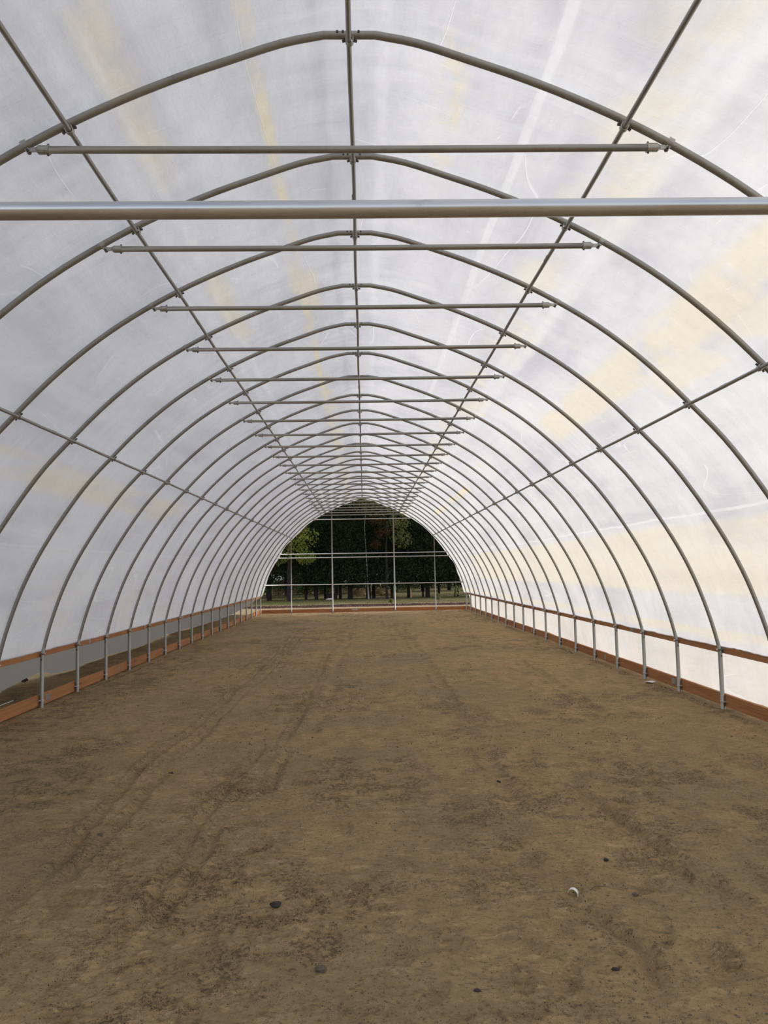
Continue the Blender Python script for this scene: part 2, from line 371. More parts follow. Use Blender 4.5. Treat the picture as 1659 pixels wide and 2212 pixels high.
# ------------------------------------------------------------------ plastic film
SH = [(0.0, 4.572)] + [(p.x, p.y) for p in half[1:]]
arc = [0.0]
for i in range(1, len(SH)): arc.append(arc[-1] + math.hypot(SH[i][0] - SH[i - 1][0], SH[i][1] - SH[i - 1][1]))
arc = np.array(arc); SHa = np.array(SH); SHIP = arc[-1]
def film_mat():
    t = NT('greenhouse_film')
    uvn = t.n('ShaderNodeUVMap'); uvn.uv_map = 'UVMap'; uv = uvn.outputs[0]
    sp_ = t.n('ShaderNodeSeparateXYZ'); t.put(uv, sp_.inputs[0]); s0, y = sp_.outputs[0], sp_.outputs[1]
    w1 = t.noise(t.mapping(uv, (.8, .35, 1)), 1.0, 3); w2 = t.noise(t.mapping(uv, (5, 2.2, 1)), 1.0, 5, .62); w3 = t.noise(t.mapping(uv, (22, 9, 1)), 1.0, 4, .6)
    s = t.mth('ADD', s0, t.mth('ADD', t.mth('MULTIPLY', t.mth('SUBTRACT', w1, .5), .12), t.mth('MULTIPLY', t.mth('SUBTRACT', w2, .5), .10)))
    sx = t.mth('ADD', s0, t.mth('MULTIPLY', t.mth('SUBTRACT', w1, .5), .10))
    def band(src, c, hw, soft):
        return t.rng(t.mth('ABSOLUTE', t.mth('SUBTRACT', src, c)), hw, hw + soft, 1, 0)
    def yr(a, b, soft=.8):
        return t.mth('MULTIPLY', t.rng(y, a - soft, a), t.rng(y, b, b + soft, 1, 0))
    def patch(seed, sc, lo, hi):
        return t.rng(t.noise(t.mapping(uv, (sc[0], sc[1], 1), (seed, seed * 1.7, 0)), 1.0, 5, .6), lo, hi)
    def mul(*a):
        r = a[0]
        for b in a[1:]: r = t.mth('MULTIPLY', r, b)
        return r
    def mx(*a):
        r = a[0]
        for b in a[1:]: r = t.mth('MAXIMUM', r, b)
        return r
    warm = mx(  # yellowish bands and patches tinted into the film at set positions
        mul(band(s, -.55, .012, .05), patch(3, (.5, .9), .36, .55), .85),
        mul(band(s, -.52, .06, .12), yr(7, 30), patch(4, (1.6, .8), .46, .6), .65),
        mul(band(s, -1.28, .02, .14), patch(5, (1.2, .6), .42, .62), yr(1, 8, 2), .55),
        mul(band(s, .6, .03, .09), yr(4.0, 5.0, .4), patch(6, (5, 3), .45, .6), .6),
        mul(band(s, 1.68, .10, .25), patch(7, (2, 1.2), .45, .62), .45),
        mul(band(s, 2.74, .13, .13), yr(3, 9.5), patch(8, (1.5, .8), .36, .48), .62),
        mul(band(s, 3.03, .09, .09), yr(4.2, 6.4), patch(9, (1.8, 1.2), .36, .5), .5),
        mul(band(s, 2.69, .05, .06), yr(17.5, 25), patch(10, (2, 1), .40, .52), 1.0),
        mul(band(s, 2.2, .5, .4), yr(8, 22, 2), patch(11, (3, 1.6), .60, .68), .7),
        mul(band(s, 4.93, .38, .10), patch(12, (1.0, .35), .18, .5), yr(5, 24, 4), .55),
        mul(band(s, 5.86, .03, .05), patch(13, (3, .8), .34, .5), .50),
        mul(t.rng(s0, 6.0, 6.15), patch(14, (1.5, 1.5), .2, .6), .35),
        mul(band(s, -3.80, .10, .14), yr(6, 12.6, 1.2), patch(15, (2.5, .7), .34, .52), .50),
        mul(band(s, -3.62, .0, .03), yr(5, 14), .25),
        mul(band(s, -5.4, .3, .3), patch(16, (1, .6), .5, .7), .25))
    pale = mx(
        mul(band(sx, 1.09, .022, .014), yr(0, 10, 8), .42),
        mul(band(s, 1.86, .07, .09), .40),
        mul(band(s, -1.42, .05, .09), .35),
        mul(band(sx, 4.40, .010, .012), patch(21, (.3, .4), .35, .5), .55),
        mul(band(sx, -2.95, .05, .07), .22), mul(band(sx, -.95, .10, .12), .22),
        mul(band(sx, -4.62, .008, .01), .3), mul(band(s, 2.3, .2, .3), patch(22, (.8, .8), .4, .6), .3))
    # thin bright crinkles
    rn = t.noise(t.mapping(uv, (1.7, .33, 1), (9, 2, 0), (0, 0, .1)), 1.0, 1, .4, .1)
    ridge = t.rng(t.mth('ABSOLUTE', t.mth('SUBTRACT', rn, .5)), .001, .0045, 1, 0)
    cr1 = mul(ridge, patch(23, (1.1, .8), .50, .58), .8)
    rn2 = t.noise(t.mapping(uv, (.8, 1.3, 1), (4, 8, 0), (0, 0, .5)), 1.0, 1, .4, .1)
    cr2 = mul(t.rng(t.mth('ABSOLUTE', t.mth('SUBTRACT', rn2, .5)), .0015, .006, 1, 0), patch(24, (1.3, .9), .57, .63), .7)
    pale = mx(pale, cr1, cr2)
    cloud = t.rng(t.noise(t.mapping(uv, (1.1, .55, 1), (1, 3, 0), (0, 0, .35)), 1.0, 5, .6, .6), .30, .70)
    thin = t.rng(w3, .3, .7, .965, 1.03, False)
    strk = t.rng(t.noise(t.mapping(uv, (3.2, .22, 1), (2, 5, 0), (0, 0, .06)), 1.0, 4, .55, .5), .32, .68)
    dg1 = t.rng(t.noise(t.mapping(uv, (1.0, 6.5, 1), (0, 0, 0), (0, 0, .5)), 1.0, 3, .5, .6), .3, .7)
    base = t.mix(cloud, (0.59, 0.595, 0.63), (0.79, 0.79, 0.80))
    base = t.mix(t.mth('MULTIPLY', strk, .6), base, (0.83, 0.83, 0.84))
    base = t.mix(mul(dg1, patch(31, (.7, .5), .42, .6), .55), base, (0.88, 0.88, 0.89))
    base = t.mix(pale, base, (0.95, 0.95, 0.95))
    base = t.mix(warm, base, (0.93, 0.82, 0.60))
    bn = t.n('ShaderNodeCombineColor')
    for i in range(3): t.put(thin, bn.inputs[i])
    base = t.mix(1.0, base, bn.outputs[0], 'MULTIPLY')
    skirt = t.rng(s0, -SHIP - .02, -SHIP - .06)
    base = t.mix(skirt, base, (.33, .305, .27))
    # creases as relief
    st1 = t.noise(t.mapping(uv, (2.0, 10, 1), (0, 0, 0), (0, 0, .55)), 1.0, 4, .6, .3)
    st2 = t.noise(t.mapping(uv, (2.0, 10, 1), (7, 0, 0), (0, 0, -.5)), 1.0, 4, .6, .3)
    h = t.mth('ADD', t.mth('ADD', t.mth('MULTIPLY', st1, .3), t.mth('MULTIPLY', st2, .3)), t.mth('ADD', t.mth('MULTIPLY', w2, .7), t.mth('MULTIPLY', w3, .03)))
    h = t.mth('ADD', h, t.mth('MULTIPLY', pale, .12))
    nb = t.bump(h, .55, .03)
    tr = t.n('ShaderNodeBsdfTranslucent'); t.put(base, tr.inputs[0]); t.put(nb, tr.inputs['Normal'])
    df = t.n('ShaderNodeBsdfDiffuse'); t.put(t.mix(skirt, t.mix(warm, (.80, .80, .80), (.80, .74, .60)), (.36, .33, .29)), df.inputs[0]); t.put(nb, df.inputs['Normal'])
    gl = t.n('ShaderNodeBsdfGlossy'); t.put((.9, .9, .9, 1), gl.inputs[0]); t.put(.38, gl.inputs['Roughness']); t.put(nb, gl.inputs['Normal'])
    m1 = t.n('ShaderNodeMixShader'); t.put(.46, m1.inputs[0]); t.put(tr.outputs[0], m1.inputs[1]); t.put(df.outputs[0], m1.inputs[2])
    m2 = t.n('ShaderNodeMixShader'); t.put(.04, m2.inputs[0]); t.put(m1.outputs[0], m2.inputs[1]); t.put(gl.outputs[0], m2.inputs[2])
    t.put(m2.outputs[0], t.out.inputs[0]); return t.m
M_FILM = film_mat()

SMAX = SHIP + 1.30
sv = np.concatenate([-np.linspace(SMAX, .03, 210), [0], np.linspace(.03, SMAX, 210)])
yv = np.arange(YF - .25, YL + .30, .055); yv = np.append(yv, YL + .27)
SS, YY = np.meshgrid(sv, yv)
A = np.abs(SS); sg = np.sign(SS)
X = np.interp(A, arc, SHa[:, 0]); Z = np.interp(A, arc, SHa[:, 1])
e = .02; tx = np.interp(A + e, arc, SHa[:, 0]) - np.interp(A - e, arc, SHa[:, 0]); tz = np.interp(A + e, arc, SHa[:, 1]) - np.interp(np.maximum(A - e, 0), arc, SHa[:, 1])
tl = np.hypot(tx, tz) + 1e-9; nx, nz = -tz / tl, tx / tl
k_ = (nz < 0); nx = np.where(k_, -nx, nx); nz = np.where(k_, -nz, nz); nx = np.where(A > SHIP - .1, 1, nx); nz = np.where(A > SHIP - .1, 0, nz)
ph = (YY - Y0) / BAY; away = np.abs(np.sin(PI * ph)); away = sstep(away, 0.05, .6)
off = .030 - .010 * away * (A > .2)
def dirn(a, b, c, d, th, seed):
    u = SS * math.cos(th) + YY * math.sin(th); v = -SS * math.sin(th) + YY * math.cos(th); return fbm(u * a + c, v * b + d, seed, 3, .55)
wr = .014 * dirn(.7, 6, 0, 0, .45, 101) + .014 * dirn(.7, 6, 5, 3, -.45, 111) + .010 * dirn(.6, 2.2, 2, 9, 0.1, 121)
wr += .012 * fbm(SS * 1.2, YY * 1.0, 131, 3)
off = off + np.abs(wr) * (0.25 + .75 * away)
# longitudinal folded creases in the film
for c_, a_ in ((1.09, .006), (1.86, .008), (-1.36, .008), (4.40, .010), (-3.7, .008), (-4.62, .006), (5.33, .006)):
    off = off + a_ * np.exp(-((SS - c_ - .04 * fbm(YY * .8, YY * 0 + c_, 141, 2)) / .035) ** 2)
fx = X + nx * off; fz = Z + nz * off
# below the hip board
dn = np.clip(A - SHIP, 0, None)
xb = 4.245
ripple = .018 * dirn(1.0, 7, 0, 0, 0.05, 151) + .02 * dirn(.7, 3, 0, 0, -.1, 161)
outL = (1.10 + .16 * fbm(YY * .45, YY * 0 + 3, 171, 3)) + .22 * np.exp(-((YY - 12.5) / .8) ** 2) - .05
tL = np.clip(dn / 1.30, 0, 1)
dx = outL * tL ** 1.12; dz = .67 * tL ** .85
lift = .13 * np.exp(-((YY - 12.75) / .42) ** 4) + .10 * np.exp(-((YY - 19.2) / .35) ** 4) + .09 * np.exp(-((YY - 20.6) / .5) ** 4) + .03 * np.exp(-((YY - 23) / .6) ** 4)
zl = .66 - dz + lift * tL + .012
tR = np.clip(dn / .64, 0, 1)
xr = xb + .16 * tR + ripple * tR; zr = .66 - .60 * tR + .05 * vnoise(YY * 1.7, YY * 0, 181) * tR
tb = sstep(A, SHIP - .12, SHIP + .02)
nxv = np.where(SS < 0, xb + dx + ripple * tL, xr); nzv = np.where(SS < 0, zl, zr)
hipx = np.maximum(fx, xb * tb)
FX = np.where(A > SHIP, nxv, np.where(A > SHIP - .12, hipx, fx)); FZ = np.where(A > SHIP, nzv, fz)
FZ = np.where((A > SHIP - .12) & (A <= SHIP), Z, FZ)
# loose, wavy far edge
end = sstep(YY, YL + .03, YL + .27)
droop = end * (.02 + .07 * vnoise(SS * 2.1, SS * 0 + 1, 191))
FX = FX - nx * droop * (A < SHIP); FZ = FZ - nz * droop * (A < SHIP)
FY = YY + end * .10 * fbm(SS * 1.8, SS * 0, 201, 3)
rows = slice(None); keepR = sv < SHIP + .645
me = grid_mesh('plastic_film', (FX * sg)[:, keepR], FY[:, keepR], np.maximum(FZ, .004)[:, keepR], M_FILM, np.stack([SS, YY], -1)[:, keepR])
tag(link('plastic_film', me), 'milky translucent greenhouse film stretched over all the arches, creased and yellow patched', 'plastic sheeting')

# ------------------------------------------------------------------ arches
path = [Vector((-p.x, 0, p.y)) for p in reversed(half)] + [Vector((p.x, 0, p.y)) for p in half[1:]]
me_arch = MB().tube(path, .0213, 14, fixed=Vector((0, 1, 0))).mesh('arch_pipe', M_PIPE)
def post_mesh():
    m = MB(); m.tube([(0, 0, -.12), (0, 0, .655), (0, 0, .672)], [.0245, .0245, .0225], 14); return m.mesh('ground_post', M_PIPE)
me_post = post_mesh()
def bolt_mesh(axis, L, mat, r=.0048, hr=.010):
    m = MB(); a = Vector(axis)
    m.tube([a * (-L / 2), a * (L / 2)], r, 8); m.tube([a * (-L / 2 - .003), a * (-L / 2 + .005)], hr, 6); m.tube([a * (L / 2 - .006), a * (L / 2 + .002)], hr, 6)
    return m.mesh('bolt', mat, False)
me_by = bolt_mesh((0, 1, 0), .072, M_BOLT)
me_bx = bolt_mesh((1, 0, 0), .125, M_ZINC)
me_screw = MB().tube([(0, -.006, 0), (0, .004, 0)], .0065, 8).mesh('screw', M_BOLT, False)
def strap_mesh(zc):       # two-hole pipe strap holding the board to the post
    m = MB(); pts = [(.026 * math.cos(a), .026 * math.sin(a), 0) for a in np.linspace(-PI / 2, PI / 2, 9)]
    for dz_ in (-.006, .006): m.tube([(p[0], p[1], dz_) for p in pts], .003, 6)
    for sgn in (-1, 1):
        m.box((-.018, sgn * .036, 0), (.028, .022, .016)); m.tube([(-.01, sgn * .04, 0), (.004, sgn * .04, 0)], .007, 6)
    return m.mesh('pipe_strap', M_ZINC, False)
me_strap = strap_mesh(0)
def lab_arch(k):
    if k < 0: return 'galvanized steel arch over the camera position, ' + ('at the open front edge' if k == KF else 'just above the top of the view')
    if k <= 10: return 'galvanized steel hoop arch on ground posts, %s ridge down from the top of the view' % ORD[k]
    if k == KL: return 'galvanized steel end arch at the edge of the film in front of the trees'
    return 'slim distant galvanized steel hoop arch, %s one back from the far opening' % ORD[KL - k]
for k in range(KF, KL + 1):
    a = thing('greenhouse_arch', lab_arch(k), 'greenhouse arch', (0, yk(k), 0), 0, 'hoop arches of the greenhouse')
    link('arch_pipe', me_arch, a)
    for s_ in (-1, 1):
        p = link('ground_post', me_post, a, (s_ * XP, 0, 0))
        b = link('bolt', me_by, a, (s_ * XP, 0, .603))
        if k < 14:
            b = link('bolt', me_bx, a, (s_ * (XP + .022), 0, .675)); st = link('pipe_strap', me_strap, a, (s_ * XP, 0, .085))
            if s_ > 0: st.rotation_euler = (0, 0, PI)
    if k < 8:
        for dx_ in (-.066, -.035, .05): link('screw', me_screw, a, (dx_, -.0215, 4.572))

# ------------------------------------------------------------------ cross ties
TZ, TX = 3.915, 1.655
tm = MB(); tm.tube([(-TX + .02, 0, 0), (-.8, 0, -.003), (0, 0, -.004), (.8, 0, -.003), (TX - .02, 0, 0)], .0190, 12); me_tie = tm.mesh('tie_pipe', M_PIPE)
hp, hn = hoop_at(1.735)
def bracket():
    m = MB(); m.tube([(TX - .05, 0, 0), (TX + .004, 0, 0)], .0235, 14); m.tube([(TX - .053, 0, 0), (TX - .045, 0, 0)], .0265, 14); m.tube([(TX + .003, 0, 0), (TX + .02, 0, .002)], [.0235, .012], 14)
    q = Vector((hp.x + hn.x * .032, 0, hp.y + hn.y * .032 - TZ)); p0 = Vector((TX + .012, 0, .002)); d = (q - p0); ang = -math.atan2(d.z, d.x)
    m.box((p0 + q) / 2, (d.length, .008, .024), Matrix.Rotation(ang, 3, 'Y')); return m.mesh('end_socket', M_FIT, False)
me_brk = bracket()
def collar():
    m = MB(); t = Vector((hn.y, 0, -hn.x)); c = Vector((hp.x, 0, hp.y - TZ))
    m.tube([c - t * .016, c + t * .016], .0245, 16)
    e_ = c + Vector((hn.x, 0, hn.y)) * .035
    for s_ in (-1, 1): m.box(e_ + Vector((0, s_ * .008, 0)), (.022, .005, .034), Matrix.Rotation(-math.atan2(hn.y, hn.x) + PI / 2, 3, 'Y'))
    return m.mesh('arch_collar', M_FIT, False)
me_col = collar()
q_ = Vector((hp.x + hn.x * .042, 0, hp.y + hn.y * .042 - TZ))
me_tb = MB().tube([(q_.x, -.02, q_.z), (q_.x, .02, q_.z)], .008, 8).mesh('bolt', M_BOLT, False)
me_vb = MB().tube([(TX - .045, 0, -.032), (TX - .045, 0, .032)], .006, 8).mesh('bolt', M_BOLT, False)
def lab_tie(k):
    if k < 0: return 'straight galvanized cross tie above the top of the view'
    if k <= 10: return 'straight galvanized cross tie pipe, %s from the top among ties with both ends in view' % ORD[k]
    return 'thin distant galvanized cross tie pipe, %s one back from the far opening' % (ORD[KL - k] if k < KL else 'nearest')
for k in range(-1, KL + 1):
    lb = lab_tie(k)
    if k == KL: lb = 'last galvanized cross tie, on the end arch above the far opening'
    t = thing('cross_tie', lb, 'tie bar', (0, yk(k), TZ + (.010 if k == 0 else rng.uniform(-.006, .006))), 0, 'cross ties between arch shoulders')
    link('tie_pipe', me_tie, t)
    for s_ in (-1, 1):
        for nm, m_ in (('end_socket', me_brk), ('arch_collar', me_col), ('bolt', me_tb), ('bolt', me_vb)):
            if k > 12 and nm == 'bolt': continue
            o = link(nm, m_, t)
            if s_ < 0: o.rotation_euler = (0, 0, PI)

# ------------------------------------------------------------------ purlins
def clamp_mesh(ang):
    m = MB()
    pts = [(.0185 * math.cos(a), 0, .0185 * math.sin(a)) for a in np.linspace(PI, 2 * PI, 9)]
    pts = [(-.0185, 0, .03)] + pts + [(.0185, 0, .03)]
    for dy in (-.010, -.003, .004, .011): m.tube([(p[0], p[1] + dy, p[2]) for p in pts], .0042, 6)
    return m.mesh('cross_clamp', M_FIT, True)
me_clamp = clamp_mesh(0)
me_cb = [MB().tube([(s_ * .040, 0, .0), (s_ * .022, 0, .006)], .0075, 6).mesh('clamp_bolt', M_BOLT, False) for s_ in (-1, 1)]
for nm, x, lb in (('ridge', 0.0, 'galvanized ridge pipe running lengthwise under the peak of every arch'),
                  ('ul', -1.515, 'galvanized lengthwise pipe on the left shoulder, crossed by the tie ends'),
                  ('ur', 1.500, 'galvanized lengthwise pipe on the right shoulder, crossed by the tie ends'),
                  ('ll', -2.86, 'galvanized lengthwise pipe low on the left wall of film'),
                  ('lr', 2.84, 'galvanized lengthwise pipe low on the right wall of film')):
    P, n_ = hoop_at(x); c = P + n_ * .0365
    if nm[0] in 'ul': c = P + n_ * .0365
    r = thing('purlin', lb, 'purlin pipe', (c.x, YF - .05, c.y), 0, 'lengthwise purlin pipes')
    L = YL - YF + .10 if nm != 'ridge' else YL - YF - 1.0
    npts = 60; pts = [(.004 * math.sin(i * .9 + x), L * i / npts, -.003 * abs(math.sin(PI * (L * i / npts) / BAY))) for i in range(npts + 1)]
    MB().tube(pts, .0143, 12).build('purlin_pipe', M_PIPE, r)
    jm = MB()
    for y_ in np.arange(5.6 if x < 0 else 4.2, L, 6.1): jm.tube([(0, y_, 0), (0, y_ + .09, 0)], .0162, 12)
    jm.build('sleeve', M_PIPE, r)
    rot = math.atan2(n_.x, -n_.y)
    for k in range(KF, KL + 1):
        if yk(k) - YF + .05 > L: continue
        o = link('cross_clamp', me_clamp, r, (0, yk(k) - YF + .05, 0)); o.rotation_euler = (0, -rot, 0)
        if k < 14:
            for m_ in me_cb: o2 = link('clamp_bolt', m_, r, (0, yk(k) - YF + .05, 0)); o2.rotation_euler = (0, -rot, 0)

# big bare rail across the near opening
fr_ = thing('front_rail', 'thick shiny galvanized pipe spanning the whole view near the top, closest to camera', 'rail', (0, YF, 2.398))
MB().tube([(-3.33, -.0, 0), (-1.5, 0, .001), (0, 0, 0), (1.6, 0, .003), (3.33, 0, .004)], .0178, 24).build('rail_pipe', M_RAIL, fr_)
for s_ in (-1, 1): MB().tube([(s_ * 3.30, 0, 0), (s_ * 3.36, 0, .002)], .0235, 14).build('end_socket', M_FIT, fr_)

# ------------------------------------------------------------------ boards
def board(y0, y1, x, z0, h, nm, lb, grp):
    L = y1 - y0; r = thing(nm, lb, 'wooden board', (x, (y0 + y1) / 2, z0), 0, grp)
    m = MB(); n = max(2, int(L / .3)); b = .003; t = .019; vs = []
    prof = [(-t, b), (-t, h - b), (-t + b, h), (t - b, h), (t, h - b), (t, b), (t - b, 0), (-t + b, 0)]
    for i in range(n + 1):
        yy = -L / 2 + L * i / n; wob = .0025 * math.sin(yy * 1.7 + x + y0)
        vs += [(p[0] + wob, yy, p[1] + .6 * wob) for p in prof]
    fs = []
    for i in range(n):
        for k in range(8): fs.append((i * 8 + k, i * 8 + (k + 1) % 8, (i + 1) * 8 + (k + 1) % 8, (i + 1) * 8 + k))
    fs += [tuple(range(8)), tuple(n * 8 + k for k in reversed(range(8)))]
    m.add(vs, fs).build('plank', M_WOOD, r, False); return r
BL = 2.9
def cut(a, b, j0, L):
    c = [a] + [j0 + L * i for i in range(-6, 12) if a + .3 < j0 + L * i < b - .3] + [b]; return list(zip(c[:-1], c[1:]))
for s_, side in ((-1, 'left'), (1, 'right')):
    xb_ = s_ * (XP + .0245 + .022)
    for (z0, h, j0, L, nm, what) in ((.028 if s_ > 0 else .012, .14, 10.29 if s_ < 0 else 10.27, BL, 'base_board', 'wide brown base board'), (.632, .089, 11.80, 2.98, 'hip_board', 'narrow brown hip board')):
        segs = cut(YF - .1, YL + .08, j0, L)
        for i, (a, b) in enumerate(segs):
            n_ = len(segs)
            if b < 7.0: pos = 'on the %s wall, %s from the open front' % (side, ORD[i])
            elif i >= n_ // 2: pos = 'on the %s wall, %s' % (side, 'last one before the far opening' if i == n_ - 1 else '%s back from the far opening' % ORD[n_ - 1 - i])
            else:
                vis = [q for q in range(n_) if segs[q][1] >= 7.0]
                pos = 'along the %s wall, %s' % (side, 'nearest to the camera' if i == vis[0] else '%s one from the camera' % ORD[i - vis[0]])
            r = board(a + .002, b - .002, xb_, z0, h, nm, '%s %s' % (what, pos), '%s boards on the %s wall' % (nm.split('_')[0], side))
            if i < n_ - 1:     # nail plate bridging the joint to the next board
                sx = -s_
                m = MB().box((sx * .0198, b - (a + b) / 2 + .012, h * .55), (.0016, .14, .085 if h > .1 else .070))
                pl = m.build('nail_plate', M_PLATE, r, False); pl['label'] = 'grey steel joining plate'
# far end sill
er = thing('end_sill_board', 'reddish brown board on edge across the ground at the far opening', 'wooden board', (0, YL + .05, .0))
MB().box((0, 0, .085), (8.2, .038, .14)).build('plank', M_WOOD, er, False)
pl = MB().box((-.37, -.0205, .11), (.24, .002, .055)).build('nail_plate', M_PLATE, er, False); pl['label'] = 'grey steel joining plate'

# ------------------------------------------------------------------ far end frame
for x, r_, lb in ((-2.90, .018, 'outer left galvanized upright pipe in the far opening'), (-1.255, .026, 'inner left thick galvanized upright pipe in the far opening'), (1.245, .026, 'inner right thick galvanized upright pipe in the far opening'), (2.88, .018, 'outer right galvanized upright pipe in the far opening')):
    zt = hoop_z(x) - .02 if abs(x) > 2 else 4.14
    p = thing('end_upright', lb, 'upright pipe', (x, YL - .005, 0), 0, 'upright pipes of the far opening')
    MB().tube([(0, 0, -.1), (.012 if x < 0 else -.006, 0, zt)], r_, 12).build('pipe', M_PIPE, p)
    MB().tube([(-.05, -.002, .05), (.05, -.002, .05)], .012, 8).tube([(0, 0, .02), (0, 0, .075)], r_ + .008, 12).build('foot_clamp', M_FIT, p, False)
    if abs(x) > 2: MB().tube([(0, 0, zt - .05), (0, 0, zt + .01)], r_ + .006, 10).build('top_fitting', M_FIT, p, False)
for z, xl, xr_, lb in ((3.735, 1.97, 1.97, 'top galvanized rail of the far opening, short, just under the cross ties'), (2.355, 3.36, 3.36, 'upper one of the two close middle rails of the far opening'), (2.20, 3.47, 3.47, 'lower one of the two close middle rails of the far opening'), (1.125, 3.97, 3.97, 'lowest galvanized rail of the far opening, crossing in front of tree trunks')):
    p = thing('end_rail', lb, 'rail', (0, YL - .035, z), 0, 'rails of the far opening')
    MB().tube([(-xl, 0, .01), (0, 0, 0), (xr_, 0, -.005)], .0195, 12).build('pipe', M_RAIL, p)
    for s_ in (-1, 1): MB().tube([(s_ * (xl - .05), 0, .005), (s_ * (xl + .01), .02, .005)], .025, 10).build('end_socket', M_FIT, p, False)

# ------------------------------------------------------------------ small things on the floor
cm = MB(); ang = np.linspace(-.15, PI + .1, 18); th = .0022; w = .011
for i, a in enumerate(ang):
    R_ = .026; 
    for r2 in (R_, R_ - th):
        for y_ in (-w, w): cm.v.append((r2 * math.cos(a), y_, r2 * math.sin(a)))
for i in range(len(ang) - 1):
    b = 4 * i
    for q in ((0, 1, 5, 4), (2, 6, 7, 3), (0, 4, 6, 2), (1, 3, 7, 5)): cm.f.append(tuple(b + j for j in q))
cm.box((.037, 0, -.004), (.022, 2 * w, .0022)); 
M_WHITE = simple('pale_zinc_strap', (0.78, 0.79, 0.78), .35, .25, .05)
cl = cm.build('pipe_strap_clip', M_WHITE, None, True, (1.075, 4.03, ground_z(1.075, 4.03) + .006)); cl.rotation_euler = (.1, .1, -.55)
tag(cl, 'small curved silver metal strap lying beside a rut in the dirt, right of centre', 'metal clip')
M_CLOD = simple('dark_clod', (0.035, 0.028, 0.024), .9, 0, .4, 40); M_CLOD2 = simple('grey_brown_clod', (0.11, 0.085, 0.06), .95, 0, .4, 40)
for (x, y, r, mt, lb) in ((-.44, 3.97, .023, M_CLOD, 'dark clod of earth on the near dirt, left of centre'), (-.18, 3.36, .019, M_CLOD2, 'grey hollowed clod of earth nearest to the bottom edge, centre'),
                          (.45, 3.16, .011, M_CLOD, 'small dark clod near the bottom edge, right of centre'), (1.05, 3.29, .013, M_CLOD, 'small dark clod low on the right, below the long rut'),
                          (1.37, 4.42, .013, M_CLOD, 'flat dark clod beyond the silver strap, between two ruts'), (1.38, 3.98, .013, M_CLOD2, 'brown clod to the right of the silver strap'),
                          (1.06, 6.12, .014, M_CLOD, 'black clod farther up the floor, right of centre'), (-1.62, 6.6, .014, M_CLOD, 'small dark clod by the wheel track on the left'),
                          (-1.70, 5.1, .014, M_CLOD2, 'brown clod beside the left wheel track')):
    o = MB().lump((0, 0, 0), r, int(1000 * x) % 97, 2, .62).build('earth_clod', mt, None, True, (x, y, ground_z(x, y) + r * .35)); tag(o, lb, 'clod', 'loose clods of earth')
o = MB().lump((0, 0, 0), .05, 5, 2, .6).build('earth_clod', M_CLOD, None, True, (-5.45, 12.56, .02)); tag(o, 'dark clod under the lifted film edge at left', 'clod', 'loose clods of earth')
pm = MB(); pts = []
for i in range(10):
    a = 2 * PI * i / 10; rr = .055 * (1 + .3 * math.sin(3 * a + 1) + .15 * math.cos(5 * a)); pts.append((rr * 1.2 * math.cos(a), rr * math.sin(a), .012 * math.sin(2 * a) + .014))
pm.add(pts + [(0, 0, .026)] + [(p[0], p[1], p[2] - .003) for p in pts] + [(0, 0, .020)], [(i, (i + 1) % 10, 10) for i in range(10)] + [((i + 1) % 10 + 11, i + 11, 21) for i in range(10)] + [(i, i + 11, (i + 1) % 10 + 11, (i + 1) % 10) for i in range(10)])
tag(pm.build('paper_scrap', simple('white_scrap', (.82, .82, .86), .6, 0, .05), None, False, (4.02, 10.80, ground_z(4.02, 10.80) + .004)), 'crumpled white scrap on the dirt beside the right base board', 'paper scrap')
M_TWIG = simple('dry_twig', (.13, .09, .055), .9, 0, .3, 30)
for (x, y, L, rz, lb) in ((1.22, 4.06, .11, .35, 'thin curved twig to the right of the silver strap'), (.95, 8.9, .16, .15, 'dry twig on the dirt far up the floor, right of centre'), (-.38, 13.6, .22, -.2, 'pale stick on the dirt far up the floor, left of centre'), (-.30, 3.36, .035, .25, 'short dark twig left of the hollowed clod')):
    pts = [(L * (i / 6 - .5), .12 * L * math.sin(i * .7), .004 + .006 * math.sin(i * .5)) for i in range(7)]
    o = MB().tube(pts, [.002, .0024, .0024, .0022, .002, .0016, .001], 6).build('twig', M_TWIG, None, True, (x, y, ground_z(x, y) + .001)); o.rotation_euler = (0, 0, rz); tag(o, lb, 'twig', 'twigs on the dirt')
rd = MB().tube([(0, 0, 0), (-.02, 1.0, .005), (-.05, 2.16, .0)], .008, 8).build('metal_rod', M_ZINC, None, True, (-4.655, 8.36, .012)); tag(rd, 'thin grey metal rod lying on the dirt behind the left base board', 'metal rod')

# ------------------------------------------------------------------ trees and things outside the far opening
def leaf_mat(name, c1, c2, tr=.3):
    t = NT(name); o = t.obj(); n = t.noise(o, 2.2, 3); c = t.mix(t.rng(n, .35, .65), c1, c2)
    df = t.n('ShaderNodeBsdfDiffuse'); t.put(c, df.inputs[0]); tl = t.n('ShaderNodeBsdfTranslucent'); t.put(t.mix(.4, c, tuple(x * 1.6 for x in c2)), tl.inputs[0])
    m = t.n('ShaderNodeMixShader'); t.put(tr, m.inputs[0]); t.put(df.outputs[0], m.inputs[1]); t.put(tl.outputs[0], m.inputs[2]); t.put(m.outputs[0], t.out.inputs[0]); return t.m
M_CON = leaf_mat('conifer_needles', (.020, .030, .018), (.045, .062, .034), .15)
M_BROAD = leaf_mat('yellow_green_leaves', (.14, .18, .035), (.30, .33, .08), .5)
M_OLIVE = leaf_mat('olive_leaves', (.09, .12, .045), (.22, .23, .09), .45)
M_RUST = leaf_mat('rusty_leaves', (.06, .035, .022), (.10, .055, .032), .3)
M_BUSH = leaf_mat('shrub_leaves', (.10, .15, .045), (.26, .30, .12), .45)
M_DRY = leaf_mat('dry_brush', (.30, .23, .13), (.58, .47, .30), .3)
